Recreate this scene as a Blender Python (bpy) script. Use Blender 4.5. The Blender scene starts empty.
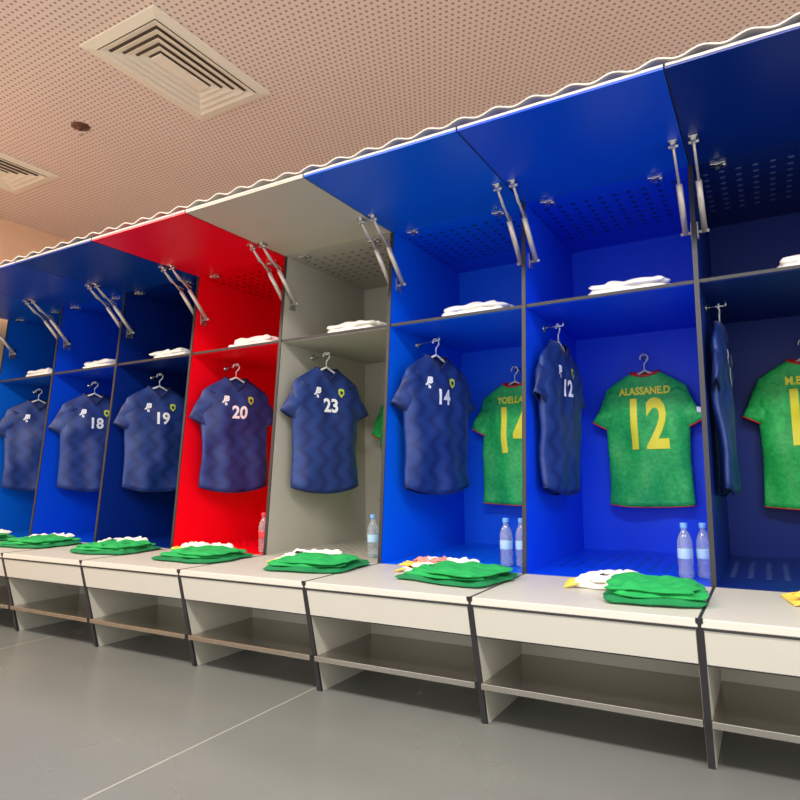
import bpy, bmesh, math, random
from mathutils import Vector, Matrix, noise
random.seed(4)
C=bpy.context.scene.collection
def lin(c):
    r=[]
    for v in c[:3]:
        v/=255.0
        r.append(v/12.92 if v<=0.04045 else ((v+0.055)/1.055)**2.4)
    return (r[0],r[1],r[2],1)
def mat(name,col,rough=.5,metal=0,spec=.5,bump=0,bscale=200,trans=0):
    m=bpy.data.materials.new(name); m.use_nodes=True
    nt=m.node_tree; b=nt.nodes['Principled BSDF']
    b.inputs['Base Color'].default_value=lin(col); b.inputs['Roughness'].default_value=rough
    b.inputs['Metallic'].default_value=metal; b.inputs['Specular IOR Level'].default_value=spec
    if trans: b.inputs['Transmission Weight'].default_value=trans; b.inputs['IOR'].default_value=1.33
    tc=nt.nodes.new('ShaderNodeTexCoord'); n=nt.nodes.new('ShaderNodeTexNoise'); n.inputs['Scale'].default_value=bscale
    nt.links.new(tc.outputs['Object'],n.inputs['Vector'])
    if bump:
        bp=nt.nodes.new('ShaderNodeBump'); bp.inputs['Strength'].default_value=bump; bp.inputs['Distance'].default_value=.005
        nt.links.new(n.outputs['Fac'],bp.inputs['Height']); nt.links.new(bp.outputs['Normal'],b.inputs['Normal'])
    return m
def M(nt,op,a,b=None,c=None):
    n=nt.nodes.new('ShaderNodeMath'); n.operation=op
    for i,v in enumerate((a,b,c)):
        if v is None: continue
        if isinstance(v,(int,float)): n.inputs[i].default_value=v
        else: nt.links.new(v,n.inputs[i])
    return n.outputs[0]
def mixc(nt,f,a,b):
    n=nt.nodes.new('ShaderNodeMix'); n.data_type='RGBA'
    nt.links.new(f,n.inputs[0])
    for s,v in ((6,a),(7,b)):
        if isinstance(v,tuple): n.inputs[s].default_value=v
        else: nt.links.new(v,n.inputs[s])
    return n.outputs[2]
def sep(nt):
    tc=nt.nodes.new('ShaderNodeTexCoord'); s=nt.nodes.new('ShaderNodeSeparateXYZ')
    nt.links.new(tc.outputs['Object'],s.inputs[0]); return tc,s
def dotmat(name,col,dot,sp,r,rough=.5,stag=False,ylim=None,spec=.5):
    m=mat(name,col,rough,spec=spec); nt=m.node_tree; b=nt.nodes['Principled BSDF']
    tc,s=sep(nt)
    x=M(nt,'DIVIDE',s.outputs[0],sp); y=M(nt,'DIVIDE',s.outputs[1],sp)
    if stag:
        row=M(nt,'FLOOR',y); odd=M(nt,'MULTIPLY',M(nt,'FLOORED_MODULO',row,2.0),.5); x=M(nt,'ADD',x,odd)
    fx=M(nt,'SUBTRACT',M(nt,'FRACT',x),.5); fy=M(nt,'SUBTRACT',M(nt,'FRACT',y),.5)
    d=M(nt,'SQRT',M(nt,'ADD',M(nt,'MULTIPLY',fx,fx),M(nt,'MULTIPLY',fy,fy)))
    mask=M(nt,'LESS_THAN',d,r/sp)
    if ylim:
        mask=M(nt,'MULTIPLY',mask,M(nt,'MULTIPLY',M(nt,'GREATER_THAN',s.outputs[1],ylim[0]),M(nt,'LESS_THAN',s.outputs[1],ylim[1])))
    base=lin(col)
    n=nt.nodes.new('ShaderNodeTexNoise'); n.inputs['Scale'].default_value=1.3
    nt.links.new(tc.outputs['Object'],n.inputs['Vector'])
    basec=mixc(nt,n.outputs['Fac'],tuple(v*.95 for v in base[:3])+(1,),tuple(min(1,v*1.05) for v in base[:3])+(1,))
    out=mixc(nt,mask,basec,lin(dot))
    nt.links.new(out,b.inputs['Base Color'])
    return m

# ---------- mesh helpers
def link(o,parent=None):
    C.objects.link(o)
    if parent: o.parent=parent
    return o
def empty(name,loc=(0,0,0),rz=0):
    o=bpy.data.objects.new(name,None); o.location=loc; o.rotation_euler=(0,0,rz); o.empty_display_size=.1
    C.objects.link(o); return o
def meshobj(name,verts,faces,m,parent=None,smooth=False):
    me=bpy.data.meshes.new(name); me.from_pydata([tuple(v) for v in verts],[],faces); me.update()
    if smooth:
        for p in me.polygons: p.use_smooth=True
    ms=m if isinstance(m,list) else [m]
    for x in ms: me.materials.append(x)
    o=bpy.data.objects.new(name,me); return link(o,parent)
def boxes(name,bl,m,parent=None,bev=0):
    vs=[];fs=[]
    for (x0,x1,y0,y1,z0,z1) in bl:
        b=len(vs)
        vs+=[(x0,y0,z0),(x1,y0,z0),(x1,y1,z0),(x0,y1,z0),(x0,y0,z1),(x1,y0,z1),(x1,y1,z1),(x0,y1,z1)]
        fs+=[tuple(b+i for i in f) for f in ((0,3,2,1),(4,5,6,7),(0,1,5,4),(1,2,6,5),(2,3,7,6),(3,0,4,7))]
    o=meshobj(name,vs,fs,m,parent)
    if bev:
        md=o.modifiers.new('b','BEVEL'); md.width=bev; md.segments=2
    return o
def prism_x(name,poly,spans,m,parent=None):
    n=len(poly); vs=[];fs=[]
    for x0,x1 in spans:
        b=len(vs)
        vs+=[(x0,y,z) for y,z in poly]+[(x1,y,z) for y,z in poly]
        fs+=[tuple(b+i for i in range(n))[::-1],tuple(b+i for i in range(n,2*n))]+[(b+i,b+(i+1)%n,b+n+(i+1)%n,b+n+i) for i in range(n)]
    o=meshobj(name,vs,fs,m,parent)
    bm=bmesh.new(); bm.from_mesh(o.data); bmesh.ops.recalc_face_normals(bm,faces=bm.faces); bm.to_mesh(o.data); bm.free()
    return o
def tubes(name,segs,m,parent=None,n=10):
    vs=[];fs=[]
    for pts,r in segs:
        pts=[Vector(p) for p in pts]; L=len(pts)
        up=Vector((0.13,0.21,0.97)).normalized()
        b0=len(vs)
        for i,p in enumerate(pts):
            d=(pts[min(i+1,L-1)]-pts[max(i-1,0)]).normalized()
            a=d.cross(up)
            if a.length<.05: a=d.cross(Vector((1,0,0)))
            a.normalize(); b=d.cross(a)
            for k in range(n):
                t=2*math.pi*k/n; vs.append(p+(a*math.cos(t)+b*math.sin(t))*r)
        for i in range(L-1):
            for k in range(n):
                fs.append((b0+i*n+k,b0+i*n+(k+1)%n,b0+(i+1)*n+(k+1)%n,b0+(i+1)*n+k))
        fs.append(tuple(b0+k for k in range(n))[::-1]); fs.append(tuple(b0+(L-1)*n+k for k in range(n)))
    return meshobj(name,vs,fs,m,parent,True)
def lathe(name,prof,m,parent=None,n=24):
    vs=[];fs=[]
    for r,z in prof:
        for k in range(n):
            t=2*math.pi*k/n; vs.append((r*math.cos(t),r*math.sin(t),z))
    for i in range(len(prof)-1):
        for k in range(n):
            fs.append((i*n+k,i*n+(k+1)%n,(i+1)*n+(k+1)%n,(i+1)*n+k))
    fs.append(tuple(range(n))[::-1]); fs.append(tuple((len(prof)-1)*n+k for k in range(n)))
    return meshobj(name,vs,fs,m,parent,True)

# ---------- constants
H=.974; W=.797; X0=-.228
YB=2.30; YF=2.94; YT=3.11; YK=4.03; ZB=.498; ZS=1.81; ZT=2.365; YC=2.28
YS=YF+(YT-YF)*(ZS-ZB)/(ZT-ZB)
ZC=H+2.4
edge=mat('dark_edge_banding',(38,38,42),.45)
beige=mat('bench_laminate',(198,196,186),.42,bump=.05,bscale=400)
beige2=mat('bench_side_laminate',(184,181,168),.5)
chrome=mat('chrome',(210,210,210),.25,.9)
steelw=mat('strut_metal',(205,198,190),.35,.4)
hangw=mat('hanger_plastic',(228,230,235),.35)
white=mat('towel_white',(240,238,230),.9,bump=.5,bscale=150)
steel=mat('brushed_steel',(172,168,160),.20,.95)
corr=mat('corrugated_sheet',(200,192,184),.5)

# ---------- room shell
def floor_mat():
    m=mat('floor_vinyl',(118,120,114),.32); nt=m.node_tree; b=nt.nodes['Principled BSDF']
    tc,s=sep(nt)
    n=nt.nodes.new('ShaderNodeTexNoise'); n.inputs['Scale'].default_value=1.2; n.inputs['Detail'].default_value=6
    nt.links.new(tc.outputs['Object'],n.inputs['Vector'])
    n2=nt.nodes.new('ShaderNodeTexNoise'); n2.inputs['Scale'].default_value=160
    nt.links.new(tc.outputs['Object'],n2.inputs['Vector'])
    f=M(nt,'ADD',M(nt,'MULTIPLY',n.outputs['Fac'],.7),M(nt,'MULTIPLY',n2.outputs['Fac'],.3))
    base=mixc(nt,f,lin((98,101,98)),lin((122,125,121)))
    fx=M(nt,'FRACT',M(nt,'DIVIDE',M(nt,'ADD',s.outputs[0],1.87+50.0),2.0))
    a=M(nt,'LESS_THAN',fx,.004)
    out=mixc(nt,a,base,lin((158,156,145)))
    nt.links.new(out,b.inputs['Base Color'])
    r=M(nt,'ADD',M(nt,'MULTIPLY',n.outputs['Fac'],.22),.14); nt.links.new(r,b.inputs['Roughness'])
    return m
XL=-6.07; XR=4.0; YN=-3.0; YW=4.08
boxes('floor',[(XL,XR,YN,YW+.1,-.1,0)],floor_mat())
boxes('ceiling',[(XL-.1,XR,YN,YW+.1,ZC,ZC+.1)],dotmat('perforated_ceiling',(240,218,207),(172,146,136),.036,.0082,.7,stag=True))
boxes('wall_back',[(XL-.1,XR,YW,YW+.1,0,ZC)],mat('wall_paint_back',(205,195,185),.7,bump=.1))
boxes('wall_left',[(XL-.1,XL,YN,YW,0,ZC)],mat('wall_paint_end',(240,200,166),.7,bump=.1))

# ---------- lockers
cols={
 -2:((0,70,190),(0,60,170),(90,120,180)),
 -1:((14,42,124),(0,40,128),(96,116,170)),
 0:((4,68,232),(0,74,214),(6,32,110)),
 1:((0,94,234),(0,88,214),(6,38,120)),
 2:((178,175,163),(190,187,170),(100,98,92)),
 3:((240,2,28),(242,2,34),(120,0,12)),
 4:((2,36,122),(0,56,144),(5,15,50)),
 5:((0,68,210),(0,62,172),(5,20,70)),
 6:((0,88,196),(0,74,180),(5,20,70)),
}
for k in range(-2,7):
    xr=X0-W*k; xl=xr-W
    wc,fc,dc=cols[k]
    wm=mat('locker_laminate_%d'%(k+2),wc,.45,spec=.22,bump=.03,bscale=500)
    fm=mat('locker_flap_%d'%(k+2),fc,.35,spec=.4)
    dm=dotmat('locker_perforated_%d'%(k+2),wc,dc,.07,.013,.28,ylim=(YT+.10,3.8),spec=.4)  # hole dots; the pale ones paint in light leaking through
    L=empty('locker_cubicle')
    t=.010
    sp=[(YF,ZB),(YK,ZB),(YK,ZT),(YT,ZT)]
    prism_x('side_panels',sp,[(xl+.001,xl+t),(xr-t,xr-.001)],wm,L)
    boxes('back_panel',[(xl+t,xr-t,YK-.015,YK,ZB,ZT)],wm,L)
    boxes('seat_panel',[(xl+t,xr-t,YF+.002,YK-.015,ZB-.02,ZB)],dm,L)
    boxes('top_panel',[(xl+.001,xr-.001,YT,YK,ZT,ZT+.016)],dm,L)
    boxes('shelf',[(xl+t,xr-t,YS+.008,YK-.015,ZS-.018,ZS)],wm,L)
    boxes('shelf_edge',[(xl+t,xr-t,YS,YS+.008,ZS-.014,ZS+.001)],edge,L)
    prism_x('edge_strips',[(YF-.006,ZB),(YF,ZB),(YT,ZT),(YT-.006,ZT)],[(xl,xl+t),(xr-t,xr)],edge,L)
    boxes('lift_up_flap',[(xl+.004,xr-.004,YC,YT-.010,ZT,ZT+.018)],fm,L)
    boxes('flap_edge',[(xl+.004,xr-.004,YC-.002,YC,ZT+.008,ZT+.018)],corr,L)
    boxes('flap_side_edge',[(xl+.001,xl+.0035,YC,YT-.012,ZT,ZT+.018)],edge,L)
    bl=[]
    for fx in (.14,.80):
        x=xl+W*fx; y=YT+.02
        bl+=[(x-.03,x+.03,y,y+.03,ZT-.010,ZT),(x-.012,x+.012,y-.015,y+.045,ZT-.020,ZT-.006),(x+.02,x+.035,y+.02,y+.055,ZT-.014,ZT)]
    boxes('latches',bl,chrome,L,.002)
    segs=[];br=[]
    for x in (xl+.040,xr-.040):
        A=Vector((x,2.84,ZT-.02)); B=Vector((x,3.155,2.06)); mid=Vector((x,2.99,2.235))
        segs+=[([A,mid],.006),([mid,B],.0135),([A,A+Vector((0,.06,-.06)),mid+Vector((0,.024,.02))],.005),([B-Vector((.02,0,0)),B+Vector((.02,0,0))],.008),([A-Vector((.02,0,0)),A+Vector((.02,0,0))],.007)]
        s=-1 if x<xl+.2 else 1
        br+=[(x-.018,x+.018,A.y-.03,A.y+.03,ZT-.006,ZT),(x-.010,x+.010,A.y-.012,A.y+.012,ZT-.03,ZT-.004)]
        x2=(xl+t) if s<0 else (xr-t-.006)
        br+=[(x2,x2+.006,3.125,3.185,2.02,2.10)]
        segs+=[([B,Vector((x2+.003,B.y,B.z))],.007)]
    tubes('gas_struts',segs,steelw,L)
    boxes('strut_brackets',br,chrome,L,.001)

# ---------- benches
for k in range(-2,7):
    xr=X0-W*k; xl=xr-W
    B=empty('bench')
    boxes('seat_top',[(xl+.005,xr-.005,YB,YF-.008,ZB-.028,ZB)],beige,B,.003)
    prism_x('fascia',[(YB+.004,ZB-.032),(YB+.033,ZB-.148),(YB+.05,ZB-.148),(YB+.025,ZB-.032)],[(xl+.013,xr-.013)],beige,B)
    boxes('front_trim',[(xl+.013,xr-.013,YB+.002,YB+.02,ZB-.036,ZB-.028),(xl+.013,xr-.013,YF-.008,YF,ZB-.03,ZB-.001)],edge,B)
    prism_x('fascia_lower_trim',[(YB+.033,ZB-.148),(YB+.034,ZB-.153),(YB+.05,ZB-.153),(YB+.05,ZB-.148)],[(xl+.013,xr-.013)],edge,B)
    boxes('back_panel',[(xl+.013,xr-.013,2.83,2.845,.0,ZB-.03)],beige2,B)
    boxes('boot_shelf',[(xl+.013,xr-.013,2.375,2.83,.150,.165),(xl+.013,xr-.013,2.36,2.375,.145,.168)],steel,B,.002)
    prism_x('leg_panels',[(YB+.008,ZB-.03),(YB+.130,0),(2.88,0),(2.88,ZB-.03)],[(xl+.001,xl+.013),(xr-.013,xr-.001)],beige2,B)
    prism_x('leg_edges',[(YB-.004,ZB+.001),(YB+.115,0),(YB+.130,0),(YB+.008,ZB+.001)],[(xl,xl+.011),(xr-.011,xr)],edge,B)
    boxes('seam_strip',[(xl-.001,xl+.006,YB,YF-.008,ZB-.01,ZB+.0012)],edge,B)

def corrugated():
    vs=[];fs=[];x=XL+.1; xs=[]
    while x<1.94: xs.append(x); x+=.01
    for x in xs:
        z=ZT+.030+.009*math.sin(2*math.pi*x/.15+.5*math.sin(x*2.3))+.003*math.sin(x*5)
        y0=YC-.012
        vs+=[(x,y0,z),(x,YK,z),(x,YK,z+.006),(x,y0,z+.006)]
    for i in range(len(xs)-1):
        a=4*i;b=a+4
        for j in range(4): fs.append((a+j,a+(j+1)%4,b+(j+1)%4,b+j))
    fs+=[(0,1,2,3)]
    meshobj('corrugated_roof_sheet',vs,fs,corr,None,False)
corrugated()

# ---------- vents
def vent(cx,cy,hx,hy):
    V=empty('ceiling_air_vent',(cx,cy,ZC))
    cream=mat('vent_cream',(244,235,218),.5); dark=mat('vent_gap_shade',(120,102,90),.8)
    def ringstrip(name,ax,ay,zo,bx,by,zi,m,th=.004):
        P=lambda x,y,z:[(-x,-y,z),(x,-y,z),(x,y,z),(-x,y,z)]
        vs=P(ax,ay,zo)+P(bx,by,zi)+P(bx,by,zi+th)+P(ax,ay,zo+th)
        fs=[]
        for l in range(4):
            for i in range(4):
                a=l*4; b=((l+1)%4)*4; fs.append((a+i,a+(i+1)%4,b+(i+1)%4,b+i))
        return meshobj(name,vs,fs,m,V)
    ringstrip('flange',hx,hy,-.012,hx-.060,hy-.060,-.020,cream,.010)
    boxes('gap_shade_plate',[(-hx+.05,hx-.05,-hy+.05,hy-.05,-.004,-.001)],dark,V)  # dark plate painted as the shade in the gaps between louvers
    a=hx-.064;b=hy-.064
    i=0
    while a>.045:
        ringstrip('louver_%d'%i,a,b,-.027,a-.038,b-.038,-.014,cream,.003)
        a-=.050;b-=.050;i+=1
    if a>.005: boxes('core',[(-a,a,-b,b,-.03,-.02)],cream,V)
vent(-2.885,2.45,.305,.445)
vent(-5.10,2.45,.305,.445)
S=empty('fire_sprinkler',(-3.97,2.53,ZC))
spk=mat('sprinkler_bronze',(110,75,65),.35,.6)
lathe('escutcheon',[(.06,0),(.06,-.006),(.04,-.012),(.026,-.014),(.02,-.02),(.012,-.03)],spk,S)
tubes('deflector',[([(0,0,-.025),(0,0,-.055)],.006),([(-.014,0,-.028),(-.018,0,-.045),(0,0,-.055)],.003),([(.014,0,-.028),(.018,0,-.045),(0,0,-.055)],.003)],chrome,S)
lathe('deflector_disc',[(.018,-.057),(.018,-.060)],chrome,S)

# ---------- jerseys
ROW=[(-.885,.232,.046),(-.80,.228,.046),(-.62,.222,.048),(-.47,.228,.053),(-.34,.240,.054),(-.26,.238,.050),(-.205,.222,.040),(-.17,.176,.036),(-.14,.128,.036),(-.118,.090,.042),(-.105,.078,.045)]
def row(z):
    if z<=ROW[0][0]: return ROW[0][1:]
    for (z0,w0,t0),(z1,w1,t1) in zip(ROW,ROW[1:]):
        if z<=z1:
            f=(z-z0)/(z1-z0); return (w0+(w1-w0)*f,t0+(t1-t0)*f)
    return ROW[-1][1:]
def fold(x,z,seed):
    ramp=min(1,max(0,(-.12-z)/.3)); low=min(1,max(0,(-.35-z)/.4))
    # drape: vertical pleats that open toward the hem, plus diagonal drag lines from the shoulders
    d=.006*math.sin(x*34+z*5+seed)+.007*math.sin(x*13-z*9+seed*2.1)+.011*low*math.sin(x*24+seed*3.1+2*noise.noise(Vector((z*3,seed,0))))
    drag=.006*math.sin((abs(x)*16+z*26)+seed)*(1-low)
    return ramp*(d+drag)+.026*noise.noise(Vector((x*6+seed,z*5,seed)))*ramp
def front(x,z,seed):
    w,t=row(z); q=max(0,1-(x/w)**2)**.5
    return -t*q**.7+fold(x,z,seed)
def jersey_mats():
    b=mat('jersey_blue',(32,56,125),.5); nt=b.node_tree; p=nt.nodes['Principled BSDF']
    tc,s=sep(nt)
    tri=M(nt,'PINGPONG',s.outputs[2],.07)
    v=M(nt,'FRACT',M(nt,'DIVIDE',M(nt,'ADD',M(nt,'ADD',s.outputs[0],2.0),M(nt,'MULTIPLY',tri,.85)),.11))
    st=M(nt,'SMOOTH_MIN',M(nt,'MULTIPLY',M(nt,'PINGPONG',v,.5),2.0),.75,.2)
    base=mixc(nt,st,lin((16,36,96)),lin((30,62,132)))
    v2=M(nt,'FRACT',M(nt,'DIVIDE',s.outputs[2],.016)); st2=M(nt,'MULTIPLY',M(nt,'GREATER_THAN',v2,.5),.2)
    base=mixc(nt,st2,base,lin((20,44,106)))
    nt.links.new(base,p.inputs['Base Color'])
    g=mat('jersey_green',(30,140,70),.55); nt=g.node_tree; p=nt.nodes['Principled BSDF']
    tc,s=sep(nt)
    n=nt.nodes.new('ShaderNodeTexNoise'); n.inputs['Scale'].default_value=40; n.inputs['Detail'].default_value=5; n.inputs['Roughness'].default_value=.65
    nt.links.new(tc.outputs['Object'],n.inputs['Vector'])
    r=nt.nodes.new('ShaderNodeValToRGB'); nt.links.new(n.outputs['Fac'],r.inputs[0])
    r.color_ramp.elements[0].position=.34; r.color_ramp.elements[0].color=lin((22,166,78))
    r.color_ramp.elements[1].position=.66; r.color_ramp.elements[1].color=lin((50,204,98))
    nt.links.new(r.outputs[0],p.inputs['Base Color'])
    return b,g
JB,JG=jersey_mats()
txtW=mat('print_white',(240,242,245),.5); txtY=mat('print_yellow',(255,246,60),.5)
crestM=mat('crest_lime',(190,210,70),.5); colRed=mat('collar_red',(215,40,40),.6); navy=mat('trim_navy',(20,32,86),.6)
gtrim=mat('trim_green',(24,130,66),.6)
def text(parent,s,size,cx,cz,m,seed,name='print',bold=.0,sx=1,ys=1,shear=0):
    cu=bpy.data.curves.new('t','FONT'); cu.body=s; cu.size=size; cu.align_x='CENTER'; cu.align_y='CENTER'; cu.offset=bold; cu.resolution_u=3; cu.shear=shear
    o=bpy.data.objects.new('t',cu); C.objects.link(o)
    bpy.context.view_layer.update()
    me=bpy.data.meshes.new_from_object(o.evaluated_get(bpy.context.evaluated_depsgraph_get()))
    bpy.data.objects.remove(o); bpy.data.curves.remove(cu)
    bm=bmesh.new(); bm.from_mesh(me)
    bmesh.ops.triangulate(bm,faces=bm.faces)
    for _ in range(6):
        es=[e for e in bm.edges if e.calc_length()>.014]
        if not es: break
        bmesh.ops.subdivide_edges(bm,edges=es,cuts=1); bmesh.ops.triangulate(bm,faces=bm.faces)
    for v in bm.verts:
        x=v.co.x*sx+cx; z=v.co.y+cz
        v.co=Vector((x,front(x,z,seed)*ys-.006,z))
    bm.to_mesh(me); bm.free(); me.materials.clear(); me.materials.append(m)
    o=bpy.data.objects.new(name,me); return link(o,parent)
def jersey(name,loc,rz,body,vneck,seed,pegdir,ys=1,xs=1):
    P=empty(name,loc,rz)
    nr=48; na=96; vs=[];fs=[]
    z0,z1=ROW[0][0],ROW[-1][0]
    hc=.045 if vneck else .012
    for i in range(nr+1):
        z=z0+(z1-z0)*(i/nr)**.85
        w,t=row(z)
        for a in range(na):
            th=2*math.pi*a/na; x=w*math.cos(th); sn=math.sin(th)
            y=(-t*math.copysign(abs(sn)**.7,sn)+fold(x,z,seed))*ys
            zz=z
            if i<8: zz-= (1-i/8)*(hc*(1-(x/w)**2)-hc*.5)
            if i>nr-11 and sn>0:
                f=(i-(nr-11))/11; dip=(.085 if vneck else .03)
                zz-=f*dip*(1-abs(x)/.085 if vneck else 1-(x/.09)**2) if abs(x)<.085 else 0
            vs.append((x,y,zz))
    for i in range(nr):
        for a in range(na):
            fs.append((i*na+a,i*na+(a+1)%na,(i+1)*na+(a+1)%na,(i+1)*na+a))
    ring=[Vector(v) for v in vs[nr*na:]]
    for sx in (-1,1):
        base=len(vs); ns=12; m=24
        A=Vector((sx*.145,0,-.225)); B=Vector((sx*.250,0,-.425))
        for i in range(ns+1):
            f=i/ns; c=A.lerp(B,f); ax=(B-A).normalized()
            pr=Vector((abs(ax.z)*sx,0,abs(ax.x)))
            hw=.074-.008*f+.004*math.sin(f*6+seed); ht=.040-.014*f
            if f<.3: hw*= .75+.25*f/.3
            for k in range(m):
                th=2*math.pi*k/m
                v=c+pr*hw*math.cos(th)+Vector((0,-1,0))*ht*math.sin(th)
                v.y+=fold(v.x,v.z,seed)*.8+.007*math.sin(f*9+th*2+seed)
                v.y*=ys
                vs.append(tuple(v))
        for i in range(ns):
            for k in range(m): fs.append((base+i*m+k,base+i*m+(k+1)%m,base+(i+1)*m+(k+1)%m,base+(i+1)*m+k))
        fs.append(tuple(base+k for k in range(m)))
        cuff=[Vector(v) for v in vs[base+ns*m:base+(ns+1)*m]]
        tubes('cuff',[(cuff+[cuff[0]],.004)],navy if body==JB else colRed,P,6)
    o=meshobj('shirt',vs,fs,body,P,True)
    sm=o.modifiers.new('s','SOLIDIFY'); sm.thickness=.0015
    tubes('collar',[(ring+[ring[0]],.0075)],navy if body==JB else colRed,P,8)
    hem=[Vector(v) for v in vs[:na]]
    tubes('hem',[(hem+[hem[0]],.003)],navy if body==JB else colRed,P,6)
    hook=[(.022*math.cos(t),0,-.024+.022*math.sin(t)) for t in [math.radians(d) for d in range(200,-60,-20)]]
    hook+=[(0,0,-.058),(0,0,-.098)]
    arms=[(-.19,.0,-.20),(-.12,0,-.165),(-.05,0,-.125),(0,0,-.098),(.05,0,-.125),(.12,0,-.165),(.19,0,-.20)]
    tubes('hanger',[(hook,.0042),(arms,.007),([(-.19,0,-.20),(.19,0,-.20)],.004)],hangw,P,8)
    tubes('wall_peg',[([(0,-.03,-.013),(0,pegdir,-.013)],.005),([(0,-.03,-.018),(0,-.03,.008)],.005),([(0,pegdir-.006,-.013),(0,pegdir,-.013)],.018)],chrome,P,10)
    P.scale=(xs,1,1)
    return P
nums={-2:'7',-1:'11',0:'12',1:'14',2:'23',3:'20',4:'19',5:'18',6:'9'}
names={-2:'K.TOURE',-1:'M.BALDE',0:'ALASSANE.D',1:'YOELLA.P',2:'DIOP.M',3:'SARR.I',4:'N.FALL',5:'KANTE.O',6:'B.CISSE'}
ang={-2:4,-1:2.5,0:6,1:19,2:19,3:20,4:19,5:19,6:19}
for k in range(-2,7):
    xr=X0-W*k; xl=xr-W; sd=k*1.7+5
    a=math.radians(ang[k]); thin=.55 if k<0 else .75
    hw=.335
    off=.052 if k<0 else .055
    cx=xl+off+hw*math.sin(a); cy=3.005+hw*math.cos(a)
    P=jersey('hanging_blue_jersey',(cx,cy,1.755),math.radians(90)-a,JB,True,sd,(cx-xl-.010)/math.cos(a),thin,1.08)
    if k<6: text(P,nums[k],.120,0.01,-.355,txtW,sd,'number',.004,.9,thin)
    text(P,'JB',.05,-.085,-.26,txtW,sd,'badge',.003,.9,thin,.3)
    text(P,'h',.03,-.085,-.295,txtW,sd,'badge_small',.002,1,thin)
    pts=[(-.018,.022),(0,.028),(.018,.022),(.018,-.006),(0,-.028),(-.018,-.006)]
    for sc,mm,o_ in ((1.1,crestM,.006),(.5,navy,.008)):
        vv=[(.085+x*sc,front(.085+x*sc,-.265+z*sc,sd)*thin-o_,-.265+z*sc) for x,z in pts]
        meshobj('crest',vv,[tuple(range(6))],mm,P)
    gx=(xl+xr)/2+.025; gy=3.94
    P=jersey('hanging_green_jersey',(gx,gy,1.65),0,JG,False,sd+3,YK-.015-gy,1,1.0)
    text(P,names[k],.060,0,-.225,txtY,sd+3,'name',.002,.82)
    text(P,nums[k],.40,0,-.43,txtY,sd+3,'number',.011,.62)
    vv=[(.270,-.048,-.33),(.291,-.045,-.335),(.291,-.043,-.365),(.270,-.045,-.36)]
    meshobj('sleeve_patch',vv,[(0,1,2,3)],txtW,P)

# ---------- soft folded things
def soft(name,layers,parent,mats):
    for j,(cx,cy,z,hx,hy,th,rot,mi,sd) in enumerate(layers):
        n=26; vs=[];fs=[]
        R=Matrix.Rotation(rot,3,'Z')
        for top in (1,0):
            for i in range(n+1):
                for q in range(n+1):
                    u=-1+2*i/n; v=-1+2*q/n
                    uu=u*(1-.10*v*v*abs(u)); vv=v*(1-.10*u*u*abs(v))
                    e=max(0,1-max(abs(u),abs(v))**8)
                    nz=noise.noise(Vector((u*1.6+sd,v*1.6,sd)))
                    nx=noise.noise(Vector((u*2.3,v*2.3+sd,sd*2)))
                    x=uu*hx+nx*.03; y=vv*hy+nz*.03
                    h=th*(.5+.5*e**.5)+nz*th*.6*e+.005*math.sin(u*9+v*5+sd)*e+.004*math.sin(v*13-u*4+sd)*e
                    zz=z+(max(h,.003) if top else th*.5*(1-e**.5))
                    p=R@Vector((x,y,0)); vs.append((cx+p.x,cy+p.y,zz))
        N=(n+1)**2
        for i in range(n):
            for q in range(n):
                a=i*(n+1)+q; f=(a,a+n+1,a+n+2,a+1); fs.append(f); fs.append(tuple(N+t for t in f[::-1]))
        rim=[i*(n+1) for i in range(n+1)]+[n*(n+1)+q for q in range(1,n+1)]+[i*(n+1)+n for i in range(n-1,-1,-1)]+[q for q in range(n-1,0,-1)]
        for a,b in zip(rim,rim[1:]+rim[:1]): fs.append((a,b,N+b,N+a))
        meshobj('%s_fold_%d'%(name,j),vs,fs,mats[mi],parent,True)
clothG=mat('kit_green',(28,165,82),.75,bump=.3,bscale=60); clothG2=mat('kit_green_dark',(14,125,70),.75,bump=.3,bscale=60)
clothW=mat('scarf_white',(240,236,226),.85,bump=.4,bscale=120); clothY=mat('fringe_yellow',(226,196,80),.8); clothR=mat('trim_pink',(220,140,130),.8)
txtK=mat('print_black',(25,30,40),.6)
KM=[clothG,clothG2,clothW,clothY,clothR]
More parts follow.
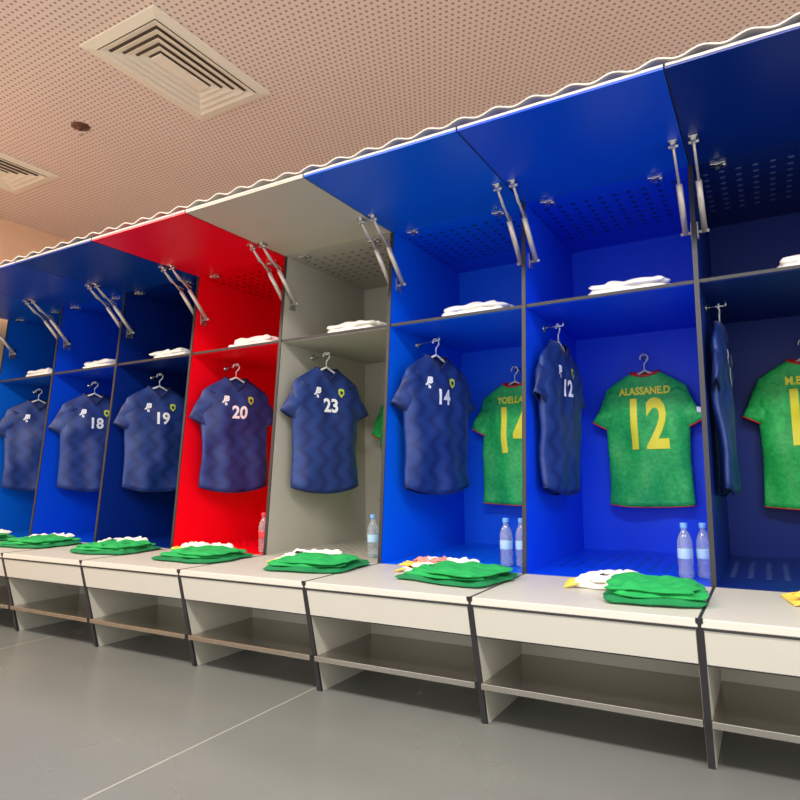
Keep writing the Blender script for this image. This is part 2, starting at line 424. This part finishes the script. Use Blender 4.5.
for k in range(-2,7):
    xr=X0-W*k; sd=k*2.3+7
    T=empty('folded_towel',(xr-.31,YS+.15,ZS+.001))
    soft('towel',[(0,0,0.000,.185,.12,.032,.02,0,sd),(.004,-.004,.029,.18,.115,.032,-.03,0,sd+2)],T,[white])
    rot=[.1,-.12,.2,.0,.15][k%5]
    if k<1:
        G=empty('folded_green_kit',(xr-.175,2.60,ZB),.12)
        soft('kit',[(0,0,.001,.175,.20,.026,0,1,sd),(.008,.012,.022,.165,.185,.024,.08,0,sd+1),(-.01,.0,.042,.155,.165,.020,-.06,0,sd+2)],G,KM)
    else:
        G=empty('folded_green_kit',(xr-.215,2.67,ZB),rot)
        soft('kit',[(0,0,.001,.240,.20,.022,0,1,sd),(-.02,.012,.018,.21,.175,.020,.12,0,sd+1),(.02,-.01,.034,.19,.15,.020,-.1,0,sd+2)],G,KM)
    Wt=empty('white_scarf',(xr-(.37 if k<1 else .40),2.77 if k<1 else 2.82,ZB),.15+rot*.3)
    soft('scarf',[(0,0,.001,.15,.11,.026,0,2,sd+4),(.02,.0,.022,.12,.09,.028,.12,2,sd+5)]+([(.1,.02,.03,.10,.06,.022,.2,2,sd+6)] if k>0 else []),Wt,KM)
    segs=[]
    for i in range(22):
        y=-.095+.0085*i
        segs.append(([(-.12,y,.020),(-.150,y+random.uniform(-.01,.01),.014),(-.180,y+random.uniform(-.015,.015),.005)],.0035))
    tubes('fringe',segs,clothY,Wt,6)
    boxes('stripe',[(-.04,.0,-.05,-.035,.048,.0545),(-.06,-.01,.0,.012,.048,.0535),(-.03,.0,-.03,-.01,.048,.0545)],txtK,Wt)
    if k in (1,3,-1):
        soft('trim',[(-.02,-.03,.045,.07,.035,.016,.3,4 if k==1 else 2,sd+8),(-.09,-.05,.028,.07,.035,.014,-.3,3,sd+9)],Wt,KM)

# ---------- bottles
pet=mat('bottle_plastic',(225,238,248),.06,trans=.8); lab=mat('bottle_label',(165,200,228),.4); cap=mat('bottle_cap',(110,165,225),.4); capr=mat('bottle_label_red',(205,60,70),.4)
def bottle(x,y,red=False):
    B=empty('water_bottle',(x,y,ZB))
    lathe('body',[(.026,0.001),(.031,.006),(.032,.03),(.029,.045),(.032,.06),(.032,.15),(.030,.165),(.024,.185),(.014,.203),(.0125,.208),(.0125,.222)],pet,B)
    lathe('label',[(.0325,.085),(.0328,.088),(.0328,.125),(.0325,.128)],capr if red else lab,B)
    lathe('cap',[(.0155,.215),(.016,.218),(.016,.236),(.0145,.239)],capr if red else cap,B)
for k in range(-1,6):
    xr=X0-W*k
    if k==3: bottle(xr-.10,3.04,True)
    elif k==0: bottle(xr-.120,3.12); bottle(xr-.046,3.15)
    else:
        bottle(xr-.155,3.12); bottle(xr-.080,3.14)

# ---------- lights
def area(loc,sx,sy,p,col=(1,.96,.92)):
    F=empty('added_area_light',(loc[0],loc[1],ZC))  # added fixture, out of view, made up to carry an area light
    boxes('added_light_frame',[(-sx/2-.03,sx/2+.03,-sy/2-.03,-sy/2,-.03,0),(-sx/2-.03,sx/2+.03,sy/2,sy/2+.03,-.03,0),(-sx/2-.03,-sx/2,-sy/2,sy/2,-.03,0),(sx/2,sx/2+.03,-sy/2,sy/2,-.03,0)],hangw,F)
    l=bpy.data.lights.new('lamp','AREA'); l.shape='RECTANGLE'; l.size=sx; l.size_y=sy; l.energy=p; l.color=col
    o=bpy.data.objects.new('lamp',l); o.location=(0,0,-.02); C.objects.link(o); o.parent=F
area((-4.9,.6,0),1.2,.5,120,(1,.82,.66))  # added lamp, tinted warm for the glow at the left
for x in (-2.4,-.2,2.0):
    area((x,.2,0),1.4,.5,105)
w=bpy.data.worlds.new('World'); bpy.context.scene.world=w; w.use_nodes=True
bg=w.node_tree.nodes['Background']; bg.inputs[0].default_value=(1,.97,.935,1); bg.inputs[1].default_value=2.0

# ---------- camera
f=639.0
cam=bpy.data.cameras.new('camera'); cam.sensor_width=36; cam.lens=f/800*36; cam.clip_start=.02
co=bpy.data.objects.new('camera',cam); C.objects.link(co); bpy.context.scene.camera=co
yaw=math.radians(29.85); p=math.radians(6.45); th=.0114
fw=Vector((-math.sin(yaw)*math.cos(p),math.cos(yaw)*math.cos(p),math.sin(p)))
r0=Vector((math.cos(yaw),math.sin(yaw),0)); u0=r0.cross(fw)
r=r0*math.cos(th)-u0*math.sin(th); u=u0*math.cos(th)+r0*math.sin(th)
m=Matrix((r,u,-fw)).transposed().to_4x4(); m.translation=Vector((0,0,H)); co.matrix_world=m
bpy.context.scene.view_settings.view_transform='Standard'
